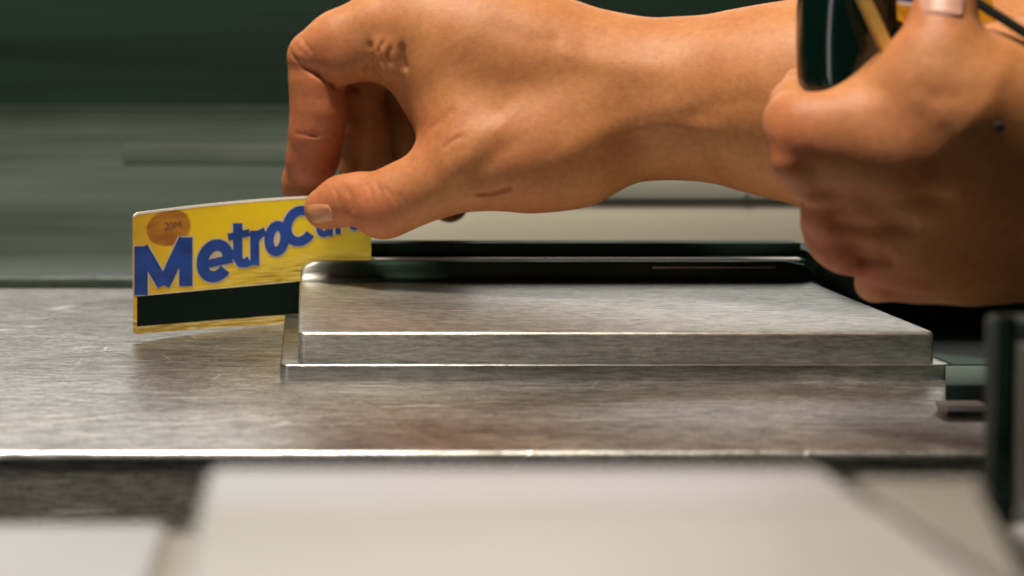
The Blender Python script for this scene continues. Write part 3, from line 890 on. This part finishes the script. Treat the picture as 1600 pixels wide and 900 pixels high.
def ribbon(bm, pts, w, off, closed=False):
    """flat stroke of width w (photo px) along pts, laid on the curved card"""
    n = len(pts); L = []
    for k in range(n):
        a = pts[(k - 1) % n] if closed or k > 0 else pts[k]
        b = pts[(k + 1) % n] if closed or k < n - 1 else pts[k]
        dx, dy = b[0] - a[0], b[1] - a[1]; l = math.hypot(dx, dy) or 1
        nx, ny = -dy / l * w / 2, dx / l * w / 2
        x, y = pts[k]
        L.append((bm.verts.new(Vector(S(x + nx, y + ny, off)) * MM), bm.verts.new(Vector(S(x - nx, y - ny, off)) * MM)))
    for k in range(n if closed else n - 1):
        a, b = L[k], L[(k + 1) % n]
        bm.faces.new((a[0], b[0], b[1], a[1]))
def disc(bm, cx, cy, rx, ry, off, sl):
    c = bm.verts.new(Vector(S(cx, cy, off)) * MM)
    rim = [bm.verts.new(Vector(S(cx + rx * math.cos(t), cy + ry * math.sin(t) + sl * rx * math.cos(t), off)) * MM) for t in [2 * math.pi * k / 28 for k in range(28)]]
    for k in range(28): bm.faces.new((c, rim[k], rim[(k + 1) % 28]))
# letter, x0, x1, bottom at x0, height, slope, stroke (photo px)
SP = [('M', 210, 300, 463, 76, -0.20, 20), ('e', 307, 365, 447, 66, -0.22, 17), ('t', 356, 392, 424, 72, -0.22, 14),
      ('r', 391, 415, 416, 54, -0.26, 13.5), ('o', 413, 452, 404, 54, -0.22, 14), ('C', 441, 496, 389, 62, -0.18, 14),
      ('a', 494, 520, 372, 30, -0.15, 9), ('r', 524, 542, 366, 28, -0.15, 8), ('d', 543, 566, 361, 30, -0.15, 8)]
def draw(name, mat, off, extra, fill):
    bm = bmesh.new()
    for q_, (ch, x0, x1, yb, h, sl, w) in enumerate(SP):
        W = x1 - x0
        f = lambda u, v: (x0 + u * W, yb - v * h + sl * u * W)
        iu, iv = w / 2 / W, w / 2 / h
        o1 = off + 0.012 * (q_ % 2)
        arc = lambda a0, a1, n=26: [f(0.5 + (0.5 - iu) * math.cos(math.radians(a0 + (a1 - a0) * k / n)), 0.5 + (0.5 - iv) * math.sin(math.radians(a0 + (a1 - a0) * k / n))) for k in range(n + 1)]
        ww = w + 0.8 + extra
        if ch == 'M':
            e = extra / 2
            for k_, (a, b) in enumerate((((iu, 1), (iu, 0)), ((1 - iu, 1), (1 - iu, 0)))):
                pts = [f(a[0], a[1] + (b[1] - a[1]) * k / 8) for k in range(9)]
                pts[0] = (pts[0][0], pts[0][1] - e); pts[-1] = (pts[-1][0], pts[-1][1] + e * .3)
                ribbon(bm, pts, ww, o1)
            ribbon(bm, [f(iu * 1.1 + (0.5 - iu * 1.1) * k / 6, 0.97 - 0.86 * k / 6) for k in range(7)], ww * 0.98, o1 + 0.02)
            ribbon(bm, [f(1 - iu * 1.1 - (0.5 - iu * 1.1) * k / 6, 0.97 - 0.86 * k / 6) for k in range(7)], ww * 0.98, o1 + 0.03)
        elif ch in 'oad':
            ribbon(bm, arc(0, 352), ww, o1, closed=True)
            if ch != 'o': ribbon(bm, [f(1 - iu, (1.5 if ch == 'd' else 0.95) * (1 - k / 4)) for k in range(5)], ww, o1 + 0.02)
        elif ch == 'C': ribbon(bm, arc(38, 322), ww, o1)
        elif ch == 'e':
            ribbon(bm, arc(-4, 318), ww, o1)
            ribbon(bm, [f(0.12 + 0.84 * k / 5, 0.47) for k in range(6)], ww * 0.72, o1 + 0.02)
        elif ch == 't':
            ribbon(bm, [f(0.42, 1.0), f(0.42, 0.7), f(0.42, 0.4), f(0.44, 0.22), f(0.55, 0.12), f(0.75, 0.10), f(0.95, 0.13)], ww, o1)
            ribbon(bm, [f(0.0 + 0.95 * k / 4, 0.74) for k in range(5)], ww * 0.75, o1 + 0.02)
        elif ch == 'r':
            ribbon(bm, [f(iu, 1 - k / 5) for k in range(6)], ww, o1)
            ribbon(bm, [f(0.2, 0.62), f(0.4, 0.78), f(0.62, 0.87), f(0.98, 0.90)], ww * 0.9, o1 + 0.02)
        if fill and ch in 'oe': disc(bm, (x0 + x1) / 2, yb - h / 2 + sl * W / 2, W * 0.42, h * 0.44, off - 0.02, sl)
    for f_ in bm.faces:
        f_.normal_update()
        if f_.normal.y > 0: f_.normal_flip()
    return from_bm(name, bm, mat, card, smooth=False)
M_ink = plain('letter_blue', (0.012, 0.055, 0.29), 0.42, 0, 0.3, 160)
draw('lettering', M_ink, 0.20, 0, False)
draw('lettering_outline', plain('pale_print', (0.60, 0.50, 0.34), 0.4, 0, 0.15, 150), 0.10, 4.5, True)
def letters(name, mat, off, grow, specs):
    bm_all = bmesh.new()
    for ch, x0, x1, yb, hpx, slope in specs:
        cu = bpy.data.curves.new('t', 'FONT'); cu.body = ch; cu.size = 1.0; cu.resolution_u = 4
        ob = bpy.data.objects.new('t', cu); C.objects.link(ob)
        bpy.context.view_layer.update()
        me = bpy.data.meshes.new_from_object(ob.evaluated_get(bpy.context.evaluated_depsgraph_get()))
        bpy.data.objects.remove(ob); bpy.data.curves.remove(cu)
        b = bmesh.new(); b.from_mesh(me); bpy.data.meshes.remove(me)
        xs = [v.co.x for v in b.verts]; mn, mx = min(xs), max(xs); vm = {}
        for v in b.verts:
            px = x0 + (v.co.x - mn) / (mx - mn) * (x1 - x0)
            vm[v] = bm_all.verts.new(Vector(S(px, yb + slope * (px - x0) - v.co.y * hpx, off)) * MM)
        for f in b.faces: bm_all.faces.new([vm[v] for v in f.verts])
        b.free()
    return from_bm(name, bm_all, mat, card, smooth=False)
letters('stamp_writing', plain('brown_ink', (0.20, 0.085, 0.03), 0.5), 0.12, 0.0,
        [('2', 257, 264, 360, 17, -0.1), ('0', 264, 271, 359, 17, -0.1), ('M', 272, 283, 358, 17, -0.1)])
